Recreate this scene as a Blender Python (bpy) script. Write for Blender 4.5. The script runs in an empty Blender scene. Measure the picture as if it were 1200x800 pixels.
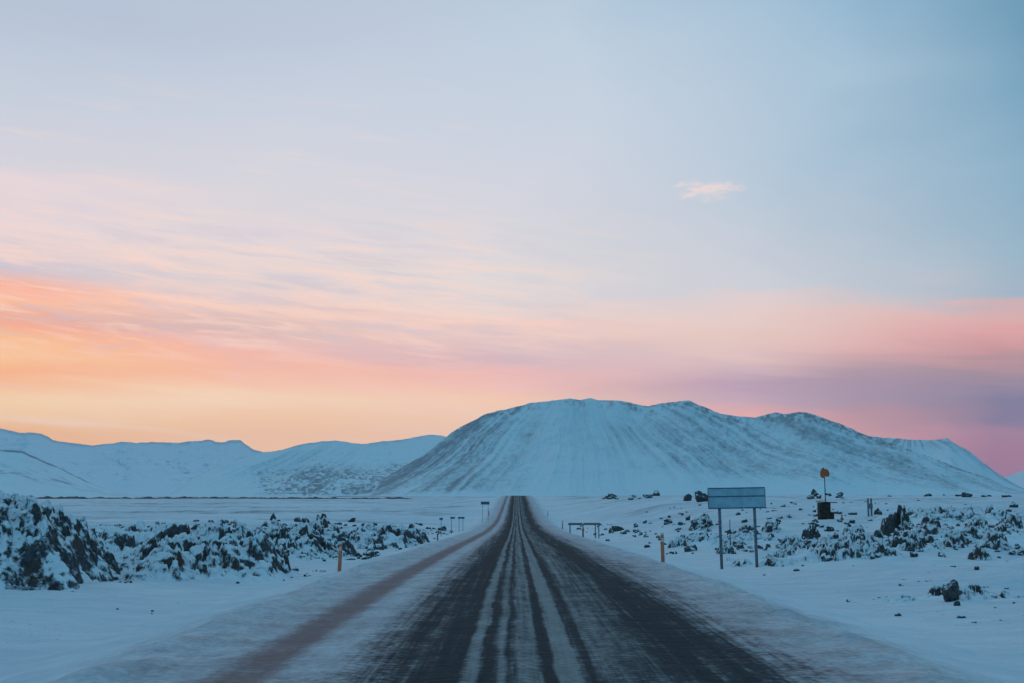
import bpy, math, random
import numpy as np
from mathutils import Vector, Matrix, Euler

random.seed(7)
S = bpy.context.scene
COL = S.collection
R = math.radians

# ------------------------------------------------------------------ camera
F, CX, CY, HZ, EYE = 1333.0, 600.0, 400.0, 577.0, 1.9
PITCH = math.atan((HZ - CY) / F)
YAW = R(0.213)
cam_d = bpy.data.cameras.new('camera'); cam = bpy.data.objects.new('camera', cam_d); COL.objects.link(cam)
cam.location = (0, 0, EYE)
cam.rotation_euler = (math.pi / 2 + PITCH, 0, YAW)
cam_d.sensor_width = 36.0; cam_d.lens = F / 1200 * 36
cam_d.clip_start = 0.1; cam_d.clip_end = 60000
S.camera = cam
CM = cam.rotation_euler.to_matrix()

def ray(px, py):
    """direction through a point of the view, horizontal length 1"""
    v = CM @ Vector((px - CX, CY - py, -F))
    return v / math.hypot(v.x, v.y)

# ------------------------------------------------------------------ numpy noise
def _hash(ix, iy, iz, seed):
    h = (ix.astype(np.int64) * 374761393 + iy.astype(np.int64) * 668265263 + iz.astype(np.int64) * 2147483647 + seed * 974634777) & 0xffffffff
    h = ((h ^ (h >> 13)) * 1274126177) & 0xffffffff
    h = ((h ^ (h >> 16)) * 2246822519) & 0xffffffff
    return (h ^ (h >> 15)) & 0xffffffff

def vnoise(x, y, z=None, seed=0):
    """smooth value noise, -1..1"""
    x = np.asarray(x, float); y = np.asarray(y, float)
    z = np.zeros_like(x) if z is None else np.asarray(z, float)
    ix, iy, iz = np.floor(x), np.floor(y), np.floor(z)
    fx, fy, fz = x - ix, y - iy, z - iz
    u, v, w = [f * f * f * (f * (f * 6 - 15) + 10) for f in (fx, fy, fz)]
    def c(a, b, d): return _hash(ix + a, iy + b, iz + d, seed) / 2147483648.0 - 1.0
    def l(a, b, t): return a + (b - a) * t
    r = l(l(l(c(0,0,0), c(1,0,0), u), l(c(0,1,0), c(1,1,0), u), v),
          l(l(c(0,0,1), c(1,0,1), u), l(c(0,1,1), c(1,1,1), u), v), w)
    return r

def fbm(x, y, z=None, octv=4, seed=0, gain=.5):
    x = np.asarray(x, float); y = np.asarray(y, float)
    s = np.zeros(np.broadcast(x, y).shape); a = 1.0; t = 0
    for k in range(octv):
        s = s + a * vnoise(x * 2**k + 17.3 * k, y * 2**k - 9.1 * k, None if z is None else z * 2**k, seed + k)
        t += a; a *= gain
    return s / t

def ridged(x, y, octv=4, seed=0, gain=.5):
    s = 0; a = 1.0; t = 0
    for k in range(octv):
        s = s + a * (1 - 2 * np.abs(vnoise(x * 2**k + 3.7 * k, y * 2**k + 11.9 * k, None, seed + k)))
        t += a; a *= gain
    return s / t

def cells(x, y, seed=0):
    """worley: (F1, F2, random of the nearest cell x3)"""
    ix, iy = np.floor(x), np.floor(y)
    f1 = np.full(x.shape, 9.0); f2 = np.full(x.shape, 9.0)
    r1 = np.zeros(x.shape); dx1 = np.zeros(x.shape); dy1 = np.zeros(x.shape); r2 = np.zeros(x.shape); r3 = np.zeros(x.shape)
    for a in (-1, 0, 1):
        for b in (-1, 0, 1):
            cx, cy = ix + a, iy + b; z0 = np.zeros_like(cx)
            jx = _hash(cx, cy, z0, seed) / 4294967296.0; jy = _hash(cx, cy, z0 + 1, seed) / 4294967296.0
            dx, dy = x - cx - jx, y - cy - jy
            d = np.sqrt(dx * dx + dy * dy)
            m = d < f1
            f2 = np.where(m, f1, np.minimum(f2, d))
            f1 = np.where(m, d, f1)
            hr = [_hash(cx, cy, z0 + k, seed) / 4294967296.0 for k in (2, 3, 4)]
            r1 = np.where(m, hr[0], r1); r2 = np.where(m, hr[1], r2); r3 = np.where(m, hr[2], r3)
            dx1 = np.where(m, dx, dx1); dy1 = np.where(m, dy, dy1)
    return f1, f2, r1, r2, r3, dx1, dy1

def sstep(a, b, x):
    t = np.clip((x - a) / (b - a), 0, 1)
    return t * t * (3 - 2 * t)

# ------------------------------------------------------------------ ground shape
RY = [-400, 0, 12, 28, 52, 80, 115, 165, 214, 272, 330, 375, 420, 520, 800, 1500]
RZ = [0.0, 0.0, 0.0, -.16, -.62, -1.2, -1.9, -2.35, -1.9, -.72, .45, 1.0, .95, -.6, -4, -9]
_ty = np.linspace(-400, 1500, 3801)
_tz = np.interp(_ty, RY, RZ)
_k = np.hanning(61); _k /= _k.sum()
_tz = np.convolve(np.pad(_tz, 30, 'edge'), _k, 'valid')
def road_z(y): return np.interp(y, _ty, _tz)

def ground_z(x, y):
    """snow surface away from the road"""
    x = np.asarray(x, float); y = np.asarray(y, float)
    zr = road_z(y)
    near = zr - .55
    left = np.interp(y, [-400, 20, 60, 150, 400, 700, 1500, 3000, 14000], [-.5, -.6, -1.0, -2.0, -2.2, -2.6, -5.5, -9, -30])
    right = np.interp(y, [-400, 15, 45, 100, 170, 260, 420, 700, 1500, 3000, 14000], [-.5, -.55, -.8, -.3, .4, 1.0, .9, -.2, -3.5, -7, -30])
    wl = sstep(6, 34, -x); wr = sstep(6, 30 + 0 * x, x)
    z = near * (1 - wl - wr) + left * wl + right * wr
    far = sstep(500, 900, y)
    z = z * (1 - far * (1 - wl - wr)) + (left * far) * (1 - wl - wr)
    ax = np.abs(x)
    und = sstep(7, 16, ax)
    amp = np.interp(y, [0, 40, 150, 600, 3000], [.10, .22, .35, .5, 1.2])
    z = z + und * amp * fbm(x / 14, y / 18, octv=3, seed=3) + und * .22 * fbm(x / 3.1, y / 2.3, octv=3, seed=8) * sstep(700, 200, y)
    lavaf = (sstep(9, 14, x) + sstep(7.5, 12, -x) * .5) * sstep(26, 40, y) * sstep(330, 150, y)
    z = z + lavaf * (.42 * fbm(x / 4.5, y / 6.0, octv=4, seed=14) + .10)
    z = z + .035 * fbm(x / .9, y / .9, octv=3, seed=12) * sstep(120, 40, y)
    # plough bank and shallow ditch beside the carriageway
    z = z - .12 * np.exp(-((ax - 8.3) / 1.5)**2) * sstep(300, 150, y)
    return z

def gz(x, y): return float(ground_z(np.array([x]), np.array([y]))[0])

def hit(px, py, lo=8.0, hi=1200.0):
    """where the line of sight first meets the snow"""
    v = ray(px, py); d = np.geomspace(lo, hi, 900)
    g = ground_z(v.x * d, v.y * d); below = EYE + v.z * d <= g
    if not below.any(): return None
    i = int(np.argmax(below))
    return v.x * d[i], v.y * d[i], float(g[i])

# ------------------------------------------------------------------ node helpers
def srgb(c):
    return tuple(((v / 255) / 12.92 if v / 255 <= .04045 else ((v / 255 + .055) / 1.055)**2.4) for v in c) + (1.0,)

class NT:
    def __init__(s, tree): s.t = tree; s.n = tree.nodes; s.l = tree.links
    def new(s, typ, **kw):
        n = s.n.new(typ)
        for k, v in kw.items(): setattr(n, k, v)
        return n
    def put(s, sock, v):
        if isinstance(v, bpy.types.NodeSocket): s.l.new(v, sock)
        elif v is not None: sock.default_value = v
    def m(s, op, a, b=None, c=None, clamp=False):
        n = s.new('ShaderNodeMath', operation=op, use_clamp=clamp)
        s.put(n.inputs[0], a); s.put(n.inputs[1], b)
        if c is not None: s.put(n.inputs[2], c)
        return n.outputs[0]
    def rng(s, v, a, b, c=0.0, d=1.0, smooth=True):
        n = s.new('ShaderNodeMapRange', interpolation_type='SMOOTHSTEP' if smooth else 'LINEAR')
        for i, q in enumerate((v, a, b, c, d)): s.put(n.inputs[i], q)
        return n.outputs[0]
    def mix(s, f, a, b, mode='MIX'):
        n = s.new('ShaderNodeMix', data_type='RGBA', blend_type=mode, clamp_factor=True)
        s.put(n.inputs[0], f); s.put(n.inputs[6], a); s.put(n.inputs[7], b)
        return n.outputs[2]
    def ramp(s, f, stops, interp='LINEAR'):
        n = s.new('ShaderNodeValToRGB'); r = n.color_ramp; r.interpolation = interp
        while len(r.elements) > 1: r.elements.remove(r.elements[-1])
        first = True
        for p, c in stops:
            if not isinstance(c, tuple): c = (c, c, c, 1)
            if first: e = r.elements[0]; e.position = p; first = False
            else: e = r.elements.new(p)
            e.color = c
        s.put(n.inputs[0], f)
        return n.outputs[0]
    def noise(s, vec, scale, detail=4, rough=.5, dist=0.0, dims='3D'):
        n = s.new('ShaderNodeTexNoise', noise_dimensions=dims)
        s.put(n.inputs['Vector'], vec); n.inputs['Scale'].default_value = scale
        n.inputs['Detail'].default_value = detail; n.inputs['Roughness'].default_value = rough; n.inputs['Distortion'].default_value = dist
        return n.outputs[0]
    def scale(s, vec, v):
        n = s.new('ShaderNodeVectorMath', operation='MULTIPLY'); s.put(n.inputs[0], vec); n.inputs[1].default_value = v
        return n.outputs[0]
    def xyz(s, vec):
        n = s.new('ShaderNodeSeparateXYZ'); s.put(n.inputs[0], vec); return n.outputs
    def comb(s, x, y, z):
        n = s.new('ShaderNodeCombineXYZ'); s.put(n.inputs[0], x); s.put(n.inputs[1], y); s.put(n.inputs[2], z); return n.outputs[0]
    def bump(s, h, strength, dist, normal=None):
        n = s.new('ShaderNodeBump'); n.inputs['Strength'].default_value = strength; n.inputs['Distance'].default_value = dist
        s.put(n.inputs['Height'], h)
        if normal is not None: s.l.new(normal, n.inputs['Normal'])
        return n.outputs[0]

def material(name):
    m = bpy.data.materials.new(name); m.use_nodes = True
    t = NT(m.node_tree); b = m.node_tree.nodes['Principled BSDF']
    return m, t, b

SNOW = (.80, .83, .86, 1)
ROCK = (.035, .036, .042, 1)

# snow ground + road: one material that reads world X / Y
def snow_mat():
    m, t, b = material('snow_and_road')
    P = t.new('ShaderNodeNewGeometry').outputs['Position']
    x, y, z = t.xyz(P)
    # lengthwise streaked and patchy noises
    streak = t.noise(t.scale(P, (2.6, .045, 0)), 1.0, 5, .6)
    streak2 = t.noise(t.scale(P, (10.0, .14, 0)), 1.0, 4, .6)
    patch = t.noise(t.scale(P, (1.0, .7, 0)), 1.6, 6, .62)
    grit = t.noise(t.scale(P, (1, 1, 0)), 9.0, 6, .7)
    wob = t.noise(t.scale(P, (0, .03, 0)), 1.0, 2, .5)
    wob2 = t.noise(t.scale(P, (1.5, .45, 0)), 1.0, 4, .6)
    xs = t.m('ADD', x, t.m('MULTIPLY', t.m('SUBTRACT', wob, .5), .22))
    xs = t.m('ADD', xs, t.m('MULTIPLY', t.m('SUBTRACT', wob2, .5), .16))
    u = t.rng(xs, -7, 7, 0, 1, False)
    def X(v): return (v + 7) / 14
    tracks = [(-7, 0), (-2.3, .03), (-1.85, .26), (-1.5, .58), (-1.2, .74), (-1.0, .88), (-.63, .92), (-.57, .24), (-.44, .24), (-.40, .88), (-.29, .86), (-.26, .38), (-.15, .36),
              (-.12, .84), (-.05, .76), (-.02, .40), (.22, .36), (.28, .86), (.40, .86), (.44, .20), (.68, .24), (.72, .90), (.83, .86), (.90, .52), (1.4, .52),
              (1.65, .70), (1.95, .86), (2.4, .84), (2.75, .60), (3.2, .30), (3.8, .06), (5, 0)]
    D = t.ramp(u, [(X(a), v) for a, v in tracks])
    dirt = t.ramp(u, [(X(-6.8), 0), (X(-5.6), .20), (X(-4.4), .40), (X(-3.35), .50), (X(-3.05), .92), (X(-2.75), .92), (X(-2.5), .50), (X(-2.1), .48), (X(-1.7), .70), (X(-1.1), .95), (X(2.2), .95), (X(2.8), .7), (X(3.6), .55), (X(4.6), .42), (X(5.6), .22), (X(6.8), 0)])
    lane = t.ramp(u, [(X(-1.9), 0.0), (X(-1.1), 1.0), (X(2.4), 1.0), (X(3.2), 0.0)])
    # break the tracks up: snow blown over, packed ice left between
    k = t.m('ADD', t.m('MULTIPLY', t.m('SUBTRACT', streak, .5), 1.3), t.m('MULTIPLY', t.m('SUBTRACT', patch, .5), .95))
    k = t.m('ADD', k, t.m('MULTIPLY', t.m('SUBTRACT', streak2, .5), 1.3))
    k = t.m('ADD', k, t.m('MULTIPLY', t.m('SUBTRACT', grit, .5), 1.8))
    # the mix of tracks loses contrast where nothing is worn
    worn = t.rng(D, 0.0, .3)
    Dn = t.m('ADD', D, t.m('MULTIPLY', k, t.m('ADD', .12, t.m('MULTIPLY', worn, .62))))
    Dm = t.rng(Dn, .10, .86)
    Dm = t.m('MULTIPLY', Dm, .94)
    kd = t.m('ADD', t.m('MULTIPLY', t.m('SUBTRACT', patch, .5), .7), t.m('MULTIPLY', t.m('SUBTRACT', grit, .5), .7))
    dn = t.m('ADD', dirt, t.m('ADD', t.m('MULTIPLY', k, .08), kd))
    dm = t.m('MULTIPLY', t.rng(dn, .02, 1.0), t.rng(dirt, 0.0, .1))
    # snow: clean, with faint wind crust
    crust = t.noise(t.scale(P, (.55, 1.1, 0)), 1.0, 7, .66)
    big = t.noise(t.scale(P, (.03, .06, 0)), 1.0, 5, .55)
    clean = t.mix(t.m('ADD', t.m('MULTIPLY', t.rng(big, .3, .7), .5), t.m('MULTIPLY', t.rng(crust, .3, .7), .5)), (.62, .66, .72, 1), (.87, .87, .87, 1))
    packed = t.mix(dm, clean, t.mix(lane, (.30, .185, .180, 1), (.27, .265, .262, 1)))
    asph = t.mix(t.rng(grit, .35, .7), (.013, .020, .026, 1), (.038, .049, .056, 1))
    col = t.mix(Dm, packed, asph)
    # bare heath and stones showing through the thin snow of the far plain
    hm = t.noise(t.scale(P, (.010, .028, 0)), 1.0, 8, .68)
    hm2 = t.noise(t.scale(P, (.12, .22, 0)), 1.0, 6, .7)
    off = t.rng(t.m('ABSOLUTE', x), 8, 20)
    far = t.rng(y, 40, 200)
    hh = t.m('MULTIPLY', t.m('MULTIPLY', t.rng(hm, .44, .64), t.rng(hm2, .38, .62)), t.m('MULTIPLY', off, far))
    col = t.mix(t.m('MULTIPLY', hh, .75), col, (.10, .095, .10, 1))
    # a sprinkle of stubble tips close to the road side
    sp = t.noise(t.scale(P, (1, 1, 0)), 5.5, 5, .75)
    sp2 = t.noise(t.scale(P, (.25, .3, 0)), 1.0, 3, .5)
    spk = t.m('MULTIPLY', t.rng(sp, .59, .66), t.m('MULTIPLY', t.rng(sp2, .46, .60), t.rng(t.m('ABSOLUTE', x), 6, 9)))
    col = t.mix(t.m('MULTIPLY', spk, .75), col, (.09, .08, .075, 1))
    t.put(b.inputs['Base Color'], col)
    t.put(b.inputs['Roughness'], t.rng(Dm, 0, 1, .88, .8))
    t.put(b.inputs['Specular IOR Level'], t.rng(Dm, 0, 1, .12, .04))
    # relief: fine crust, ruts, wind ripples
    rip = t.noise(t.scale(P, (.9, 2.6, 0)), 1.0, 6, .6)
    h = t.m('ADD', t.m('MULTIPLY', rip, .30), t.m('MULTIPLY', grit, .06))
    h = t.m('ADD', h, t.m('MULTIPLY', patch, .05))
    h = t.m('SUBTRACT', h, t.m('MULTIPLY', Dm, .03))
    t.put(b.inputs['Normal'], t.bump(h, .55, 1.0))
    return m

def rock_mat(name='lava_rock_snow', lo=.42, hi=.66, warm=.5):
    m, t, b = material(name)
    g = t.new('ShaderNodeNewGeometry'); P = g.outputs['Position']
    nx, ny, nz = t.xyz(g.outputs['Normal'])
    n1 = t.noise(P, 1.6, 5, .62); n2 = t.noise(P, 7, 5, .7)
    s = t.m('ADD', nz, t.m('MULTIPLY', t.m('SUBTRACT', n1, .5), .7))
    s = t.m('ADD', s, t.m('MULTIPLY', t.m('SUBTRACT', n2, .5), .95))
    sm = t.rng(s, lo, hi)
    rust = t.noise(P, .9, 3, .5)
    rc = t.mix(t.rng(n2, .3, .7), (.038, .040, .046, 1), (.130, .122, .122, 1))
    rc = t.mix(t.m('MULTIPLY', t.rng(rust, .52, .68), warm), rc, (.115, .055, .040, 1))
    moss = t.noise(P, .6, 3, .5)
    rc = t.mix(t.m('MULTIPLY', t.rng(moss, .56, .7), .5), rc, (.060, .062, .035, 1))
    col = t.mix(sm, rc, SNOW)
    t.put(b.inputs['Base Color'], col)
    b.inputs['Roughness'].default_value = .9; b.inputs['Specular IOR Level'].default_value = .1
    t.put(b.inputs['Normal'], t.bump(n2, .6, .08))
    return m

def mountain_mat(name, snow, rock, bumpd=6.0):
    m, t, b = material(name)
    P = t.new('ShaderNodeNewGeometry').outputs['Position']
    a = t.new('ShaderNodeAttribute', attribute_name='bare').outputs['Fac']
    n = t.noise(P, .02, 6, .65); n2 = t.noise(P, .09, 4, .6)
    f = t.m('ADD', a, t.m('ADD', t.m('MULTIPLY', t.m('SUBTRACT', n, .5), .55), t.m('MULTIPLY', t.m('SUBTRACT', n2, .5), .45)))
    f = t.m('MULTIPLY', t.rng(f, .12, 1.0), t.rng(a, 0, .12))
    col = t.mix(f, snow, rock)
    t.put(b.inputs['Base Color'], col)
    b.inputs['Roughness'].default_value = .9; b.inputs['Specular IOR Level'].default_value = .05
    t.put(b.inputs['Normal'], t.bump(t.m('ADD', n, t.m('MULTIPLY', n2, .4)), .7, bumpd))
    return m

def plain_mat(name, c, rough=.6, spec=.3, var=.12, snowy=0.0, scale=6.0, metal=0.0):
    m, t, b = material(name)
    g = t.new('ShaderNodeNewGeometry')
    tc = t.new('ShaderNodeTexCoord').outputs['Object']
    n = t.noise(tc, scale, 5, .65)
    dark = tuple(v * (1 - var * 2) for v in c[:3]) + (1,); lite = tuple(min(1, v * (1 + var)) for v in c[:3]) + (1,)
    col = t.mix(t.rng(n, .3, .7), dark, lite)
    if snowy:
        nx, ny, nz = t.xyz(g.outputs['Normal'])
        n2 = t.noise(tc, scale * 2.3, 5, .7)
        s = t.m('MAXIMUM', t.rng(nz, .55, .8), t.rng(n2, 1 - snowy, 1.06 - snowy))
        col = t.mix(s, col, SNOW)
    t.put(b.inputs['Base Color'], col)
    b.inputs['Roughness'].default_value = rough; b.inputs['Specular IOR Level'].default_value = spec; b.inputs['Metallic'].default_value = metal
    t.put(b.inputs['Normal'], t.bump(n, .25, .01))
    return m

# ------------------------------------------------------------------ object helpers
def link(name, mesh, mat=None, parent=None, smooth=False):
    o = bpy.data.objects.new(name, mesh); COL.objects.link(o)
    if mat is not None and not mesh.materials: mesh.materials.append(mat)
    if smooth: mesh.polygons.foreach_set('use_smooth', [True] * len(mesh.polygons))
    if parent is not None: o.parent = parent
    return o

def tag(o, label=None, cat=None, group=None, kind=None):
    if label: o['label'] = label
    if cat: o['category'] = cat
    if group: o['group'] = group
    if kind: o['kind'] = kind
    return o

def empty(name, loc, rz=0.0, rx=0.0, ry=0.0):
    o = bpy.data.objects.new(name, None); COL.objects.link(o); o.location = loc; o.rotation_euler = (rx, ry, rz)
    o.empty_display_size = .2
    return o

def grid_mesh(name, X, Y, Z, attr=None, close=False):
    r, c = X.shape
    me = bpy.data.meshes.new(name)
    co = np.stack([X, Y, Z], -1).reshape(-1, 3).astype(np.float32)
    i = np.arange(r * c).reshape(r, c)
    q = np.stack([i[:-1, :-1], i[:-1, 1:], i[1:, 1:], i[1:, :-1]], -1).reshape(-1, 4)
    me.vertices.add(len(co)); me.vertices.foreach_set('co', co.ravel())
    me.loops.add(q.size); me.loops.foreach_set('vertex_index', q.ravel().astype(np.int32))
    me.polygons.add(len(q)); me.polygons.foreach_set('loop_start', np.arange(0, q.size, 4, dtype=np.int32))
    me.update(calc_edges=True)
    if attr is not None:
        for k, v in attr.items():
            a = me.attributes.new(k, 'FLOAT', 'POINT'); a.data.foreach_set('value', v.reshape(-1).astype(np.float32))
    me.validate()
    return me

class MB:
    """collects boxes, tubes and rings into one mesh"""
    def __init__(s): s.v = []; s.f = []
    def add(s, vs, fs):
        o = len(s.v); s.v += [tuple(v) for v in vs]; s.f += [tuple(i + o for i in f) for f in fs]
    def box(s, c, d, bev=.0, rot=None):
        hx, hy, hz = d[0] / 2, d[1] / 2, d[2] / 2
        b = min(bev, hx * .9, hy * .9, hz * .9)
        if b <= 0:
            vs = [(sx * hx, sy * hy, sz * hz) for sz in (-1, 1) for sy in (-1, 1) for sx in (-1, 1)]
            fs = [(0, 2, 3, 1), (4, 5, 7, 6), (0, 1, 5, 4), (2, 6, 7, 3), (0, 4, 6, 2), (1, 3, 7, 5)]
        else:
            # chamfered vertical edges and rims: stacked rings
            vs = []; fs = []
            def ring(z, ins):
                x0, y0 = hx - ins, hy - ins; k = b
                pts = [(x0 - k, -y0), (x0, -y0 + k), (x0, y0 - k), (x0 - k, y0), (-x0 + k, y0), (-x0, y0 - k), (-x0, -y0 + k), (-x0 + k, -y0)]
                vs.extend([(p[0], p[1], z) for p in pts])
            kk = b * .6
            ring(-hz, kk); ring(-hz + kk, 0); ring(hz - kk, 0); ring(hz, kk)
            for r in range(3):
                for i in range(8):
                    j = (i + 1) % 8
                    fs.append((r * 8 + i, r * 8 + j, r * 8 + 8 + j, r * 8 + 8 + i))
            fs.append(tuple(range(7, -1, -1))); fs.append(tuple(range(24, 32)))
        M = rot if rot is not None else Matrix.Identity(3)
        s.add([tuple(M @ Vector(v) + Vector(c)) for v in vs], fs)
        return s
    def tube(s, pts, rad, n=12, cap=True):
        pts = [Vector(p) for p in pts]
        rads = rad if isinstance(rad, (list, tuple)) else [rad] * len(pts)
        vs = []; fs = []
        for i, p in enumerate(pts):
            d = (pts[min(i + 1, len(pts) - 1)] - pts[max(i - 1, 0)]).normalized()
            up = Vector((0, 1, 0)) if abs(d.y) < .9 else Vector((1, 0, 0))
            a = d.cross(up).normalized(); b2 = d.cross(a)
            for k in range(n):
                th = 2 * math.pi * k / n
                vs.append(p + (a * math.cos(th) + b2 * math.sin(th)) * rads[i])
        for i in range(len(pts) - 1):
            for k in range(n):
                j = (k + 1) % n
                fs.append((i * n + k, i * n + j, i * n + n + j, i * n + n + k))
        if cap:
            fs.append(tuple(range(n - 1, -1, -1))); fs.append(tuple(range((len(pts) - 1) * n, len(pts) * n)))
        s.add(vs, fs); return s
    def build(s, name, mat, parent=None, smooth=False):
        me = bpy.data.meshes.new(name); me.from_pydata(s.v, [], s.f); me.update()
        return link(name, me, mat, parent, smooth)

M_SNOW = snow_mat()
M_LAVA = rock_mat(lo=.42, hi=.72, warm=.8)
M_LAVA_SNOWY = rock_mat('lava_rock_snowy', lo=.42, hi=.68)
M_LAVA_MID = rock_mat('lava_rock_patchy', lo=.54, hi=.82)
M_SHORE = rock_mat('shore_gravel', lo=1.05, hi=1.4)
M_LAVA_BARE = rock_mat('lava_rock_bare', lo=.62, hi=.9, warm=.6)
M_MTN = mountain_mat('mountain_snow', (.76, .84, .86, 1), (.30, .31, .335, 1))
M_MTN_FAR = mountain_mat('far_ridge_snow', (.80, .83, .87, 1), (.22, .22, .24, 1))
M_PLATE = plain_mat('dull_grey_plate', (.13, .15, .18, 1), .6, .3, .15, snowy=.3)
M_STEEL = plain_mat('galvanised_steel', (.16, .19, .22, 1), .55, .3, .15, metal=.3)
M_SIGN = plain_mat('frosted_sign_sheet', (.36, .50, .57, 1), .6, .3, .10, snowy=.36, scale=2.2)
M_RAIL = plain_mat('dark_blue_frame', (.040, .105, .150, 1), .5, .3, .12)
M_ORANGE = plain_mat('orange_post_plastic', (.76, .21, .11, 1), .6, .3, .12, snowy=.36, scale=5)
M_PINK = plain_mat('faded_red_post', (.55, .15, .15, 1), .6, .3, .12, snowy=.33, scale=5)
M_REFL = plain_mat('reflector', (.72, .70, .66, 1), .3, .6, .05)
M_WOOD = plain_mat('weathered_dark_wood', (.060, .050, .048, 1), .85, .15, .2)
M_BEACON = plain_mat('orange_red_paint', (.62, .13, .055, 1), .5, .3, .12)
M_CONC = plain_mat('rusty_brown_block', (.070, .047, .035, 1), .9, .1, .25, snowy=.0, scale=3)

# ------------------------------------------------------------------ ground sheet
def make_ground():
    ys = np.concatenate([-np.geomspace(400, 3, 24), np.linspace(-1.5, 60, 420), np.geomspace(60.2, 600, 420)[0:], np.geomspace(606, 16000, 150)])
    s = np.linspace(-1, 1, 521); s = np.sign(s) * np.abs(s)**1.35
    w = np.where(ys < 20, 24, ys * 1.0 + 4) * 1.0
    w = np.where(ys > 1500, ys * 1.05, w); w = np.maximum(w, np.interp(ys, [-400, 0], [400, 26]))
    Y = np.repeat(ys[:, None], len(s), 1); X = s[None, :] * w[:, None]
    Z = ground_z(X, Y)
    Z = Z - .35 * sstep(6.2, 5.0, np.abs(X)) * sstep(560, 500, Y)      # trench that the road bed fills
    o = link('ground', grid_mesh('ground', X, Y, Z), M_SNOW, smooth=True)
    tag(o, kind='structure')
    me = o.data
make_ground()

def make_road():
    ys = np.concatenate([np.linspace(-300, -4, 40), np.linspace(-3, 60, 300), np.geomspace(60.5, 560, 260)])
    xs = np.concatenate([np.linspace(-8.5, -5, 8), np.linspace(-4.8, 4.8, 65), np.linspace(5, 8.5, 8)])
    Y = np.repeat(ys[:, None], len(xs), 1); X = np.repeat(xs[None, :], len(ys), 0)
    Z0 = road_z(Y)
    ax = np.abs(X)
    prof = np.interp(ax, [0, 3.4, 4.6, 6.2, 7.4, 8.5], [.05, 0, -.05, -.42, -.62, -1.15])
    edge = sstep(3.2, 4.2, ax)
    ruts = -.025 * sum(np.exp(-((X - c) / .28)**2) for c in (-1.15, .35, .77, 2.1, -2.85))
    Z = Z0 + prof + ruts * .8 + edge * (.10 * fbm(X / .8, Y / 1.1, octv=4, seed=21) + (.07 + .07 * fbm(X / .5, Y / .7, octv=3, seed=22)) * np.exp(-((ax - 4.5) / .5)**2)) \
        + .010 * fbm(X / .5, Y / .9, octv=3, seed=25)
    # thin ridge of ploughed snow between the left wheel track and the lane
    Z = Z + .022 * np.exp(-((X + 2.0) / .25)**2)
    o = link('road', grid_mesh('road', X, Y, Z), M_SNOW, smooth=True)
    tag(o, kind='structure')
make_road()

def surf(x, y):
    """top of ground or road bed"""
    g = gz(x, y)
    ax = abs(x)
    r = float(road_z(y)) + float(np.interp(ax, [0, 3.4, 4.6, 6.2, 7.4, 8.5], [.05, 0, -.05, -.42, -.62, -1.15])) if ax < 8.5 and y < 560 else -99
    if ax < 5.6 and y < 560: return r
    return max(g, r)

# ------------------------------------------------------------------ mountains
def heights(profile, n):
    """profile of (view x, view y) -> dense samples of bearing and slope of the line of sight"""
    p = np.array(profile, float)
    px = np.linspace(p[0, 0], p[-1, 0], n)
    # smooth-ish interpolation
    py = np.interp(px, p[:, 0], p[:, 1])
    k = np.hanning(max(5, n // 110) | 1); k /= k.sum()
    py = np.convolve(np.pad(py, len(k) // 2, 'edge'), k, 'valid')
    return px, py

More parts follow.
